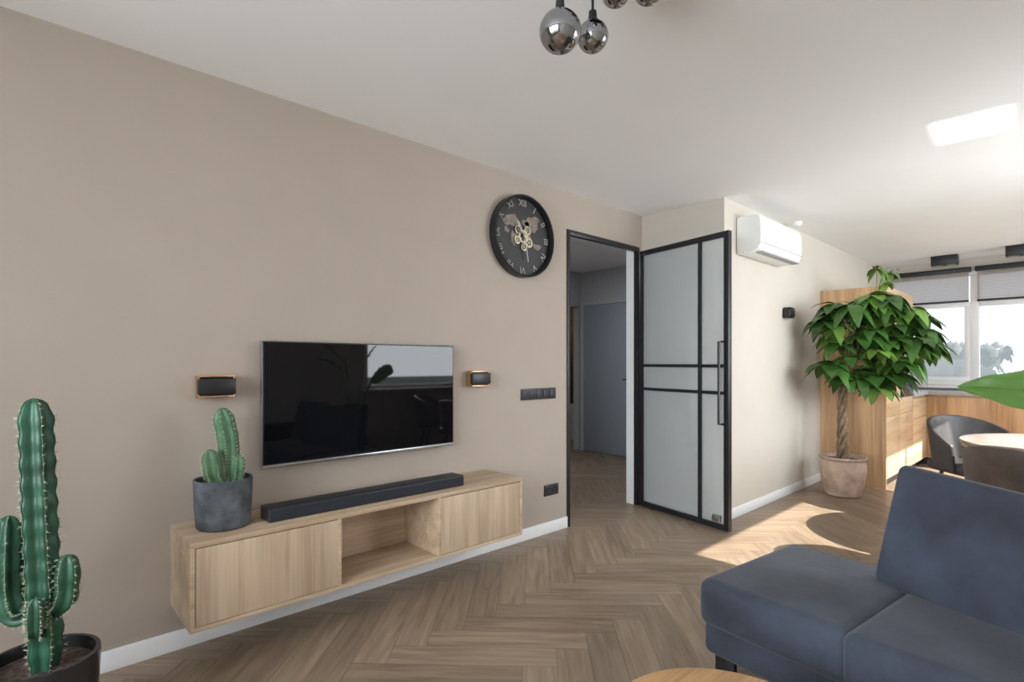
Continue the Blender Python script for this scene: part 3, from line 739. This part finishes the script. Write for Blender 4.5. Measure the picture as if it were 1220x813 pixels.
# ------------------------------------------------------------ outside
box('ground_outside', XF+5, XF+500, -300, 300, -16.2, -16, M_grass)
rg = random.Random(3)
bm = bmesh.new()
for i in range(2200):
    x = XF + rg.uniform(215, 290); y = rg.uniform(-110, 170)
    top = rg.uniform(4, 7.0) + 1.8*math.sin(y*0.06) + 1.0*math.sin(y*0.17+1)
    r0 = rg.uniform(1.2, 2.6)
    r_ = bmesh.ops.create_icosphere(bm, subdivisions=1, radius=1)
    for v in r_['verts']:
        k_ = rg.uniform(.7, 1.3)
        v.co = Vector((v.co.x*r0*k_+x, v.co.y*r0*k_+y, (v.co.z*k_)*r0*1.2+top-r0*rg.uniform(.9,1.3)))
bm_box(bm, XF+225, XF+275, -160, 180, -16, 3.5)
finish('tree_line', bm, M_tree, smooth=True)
bm = bmesh.new()
for i in range(40):
    x = XF + rg.uniform(45, 140); y = rg.uniform(-60, 70); w_ = rg.uniform(6, 16); hh = rg.uniform(7, 13)
    bm_box(bm, x, x+10, y, y+w_, -16, -16+hh, mi=0); bm_box(bm, x-.5, x+10.5, y-.5, y+w_+.5, -16+hh, -16+hh+1.6, mi=1)
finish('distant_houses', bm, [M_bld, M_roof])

# ------------------------------------------------------------ light
w = bpy.data.worlds.new('World'); S.world = w; w.use_nodes = True
N = w.node_tree.nodes; L = w.node_tree.links
bg = N['Background']; tc = N.new('ShaderNodeTexCoord'); sx = N.new('ShaderNodeSeparateXYZ'); rp = N.new('ShaderNodeValToRGB')
L.new(tc.outputs['Generated'], sx.inputs[0]); L.new(sx.outputs['Z'], rp.inputs['Fac']); L.new(rp.outputs['Color'], bg.inputs['Color'])
e = rp.color_ramp.elements; e[0].position = 0.0; e[0].color = (0.92, 0.95, 1.0, 1); e[1].position = 0.5; e[1].color = (0.55, 0.72, 1.0, 1)
bg.inputs['Strength'].default_value = 1.5
def light(name, typ, loc, target, energy, color=(1,1,1), **kw):
    l = bpy.data.lights.new(name, typ); l.energy = energy; l.color = color
    for k_, v_ in kw.items(): setattr(l, k_, v_)
    o = bpy.data.objects.new(name, l); o.location = loc
    o.rotation_euler = (Vector(target)-Vector(loc)).to_track_quat('-Z', 'Y').to_euler(); COL.objects.link(o); return o
sd = Vector((-0.05, 1, -0.80)).normalized()
light('sun', 'SUN', Vector((5, -8, 6)), Vector((5,-8,6))+sd, 20.0, (1.0, 0.94, 0.86), angle=math.radians(0.5))
light('skylight_right', 'AREA', ((RX0+RX1)/2, YR-0.5, 1.85), ((RX0+RX1)/2, YR+1.0, 1.25), 215, (0.92, 0.96, 1.0), shape='RECTANGLE', size=2.9, size_y=1.7)
light('skylight_kitchen', 'AREA', ((RX2+RX3)/2, YR-0.5, 1.85), ((RX2+RX3)/2, YR+1.0, 1.25), 85, (0.95, 0.97, 1.0), shape='RECTANGLE', size=2.0, size_y=1.7)  # area lamp behind the added kitchen window
light('skylight_back', 'AREA', (XB-0.4, 0.5, 1.75), (XB+1.4, 0.5, 1.20), 290, (0.88, 0.94, 1.0), shape='RECTANGLE', size=3.0, size_y=1.9)
light('sill_sun_reflection', 'AREA', (4.02, YR+0.22, 0.96), (3.95, 0.45, 2.6), 0.7, (1, 0.98, 0.94), shape='RECTANGLE', size=0.40, size_y=0.24, spread=math.radians(2))
light('bathroom_lamp', 'POINT', (7.0, 5.9, 1.9), (5,5,1), 6, (1, 0.6, 0.3), shadow_soft_size=0.05)
light('hall_fill_light', 'AREA', (4.2, 4.0, H-0.02), (4.2, 4.0, 0), 15, (0.95, 0.97, 1.0), shape='RECTANGLE', size=0.5, size_y=0.5)  # added fill light that lifts the dark hall, no fixture there

# ------------------------------------------------------------ camera
cam = bpy.data.cameras.new('camera'); co = bpy.data.objects.new('camera', cam); COL.objects.link(co)
co.location = (0, 0, 1.27); co.rotation_euler = (math.radians(90), 0, math.radians(-42.93))
cam.sensor_width = 36; cam.lens = 640/1220*36; cam.shift_y = 26.5/1220; cam.clip_start = 0.02; cam.clip_end = 1000
S.camera = co
S.view_settings.view_transform = 'Standard'
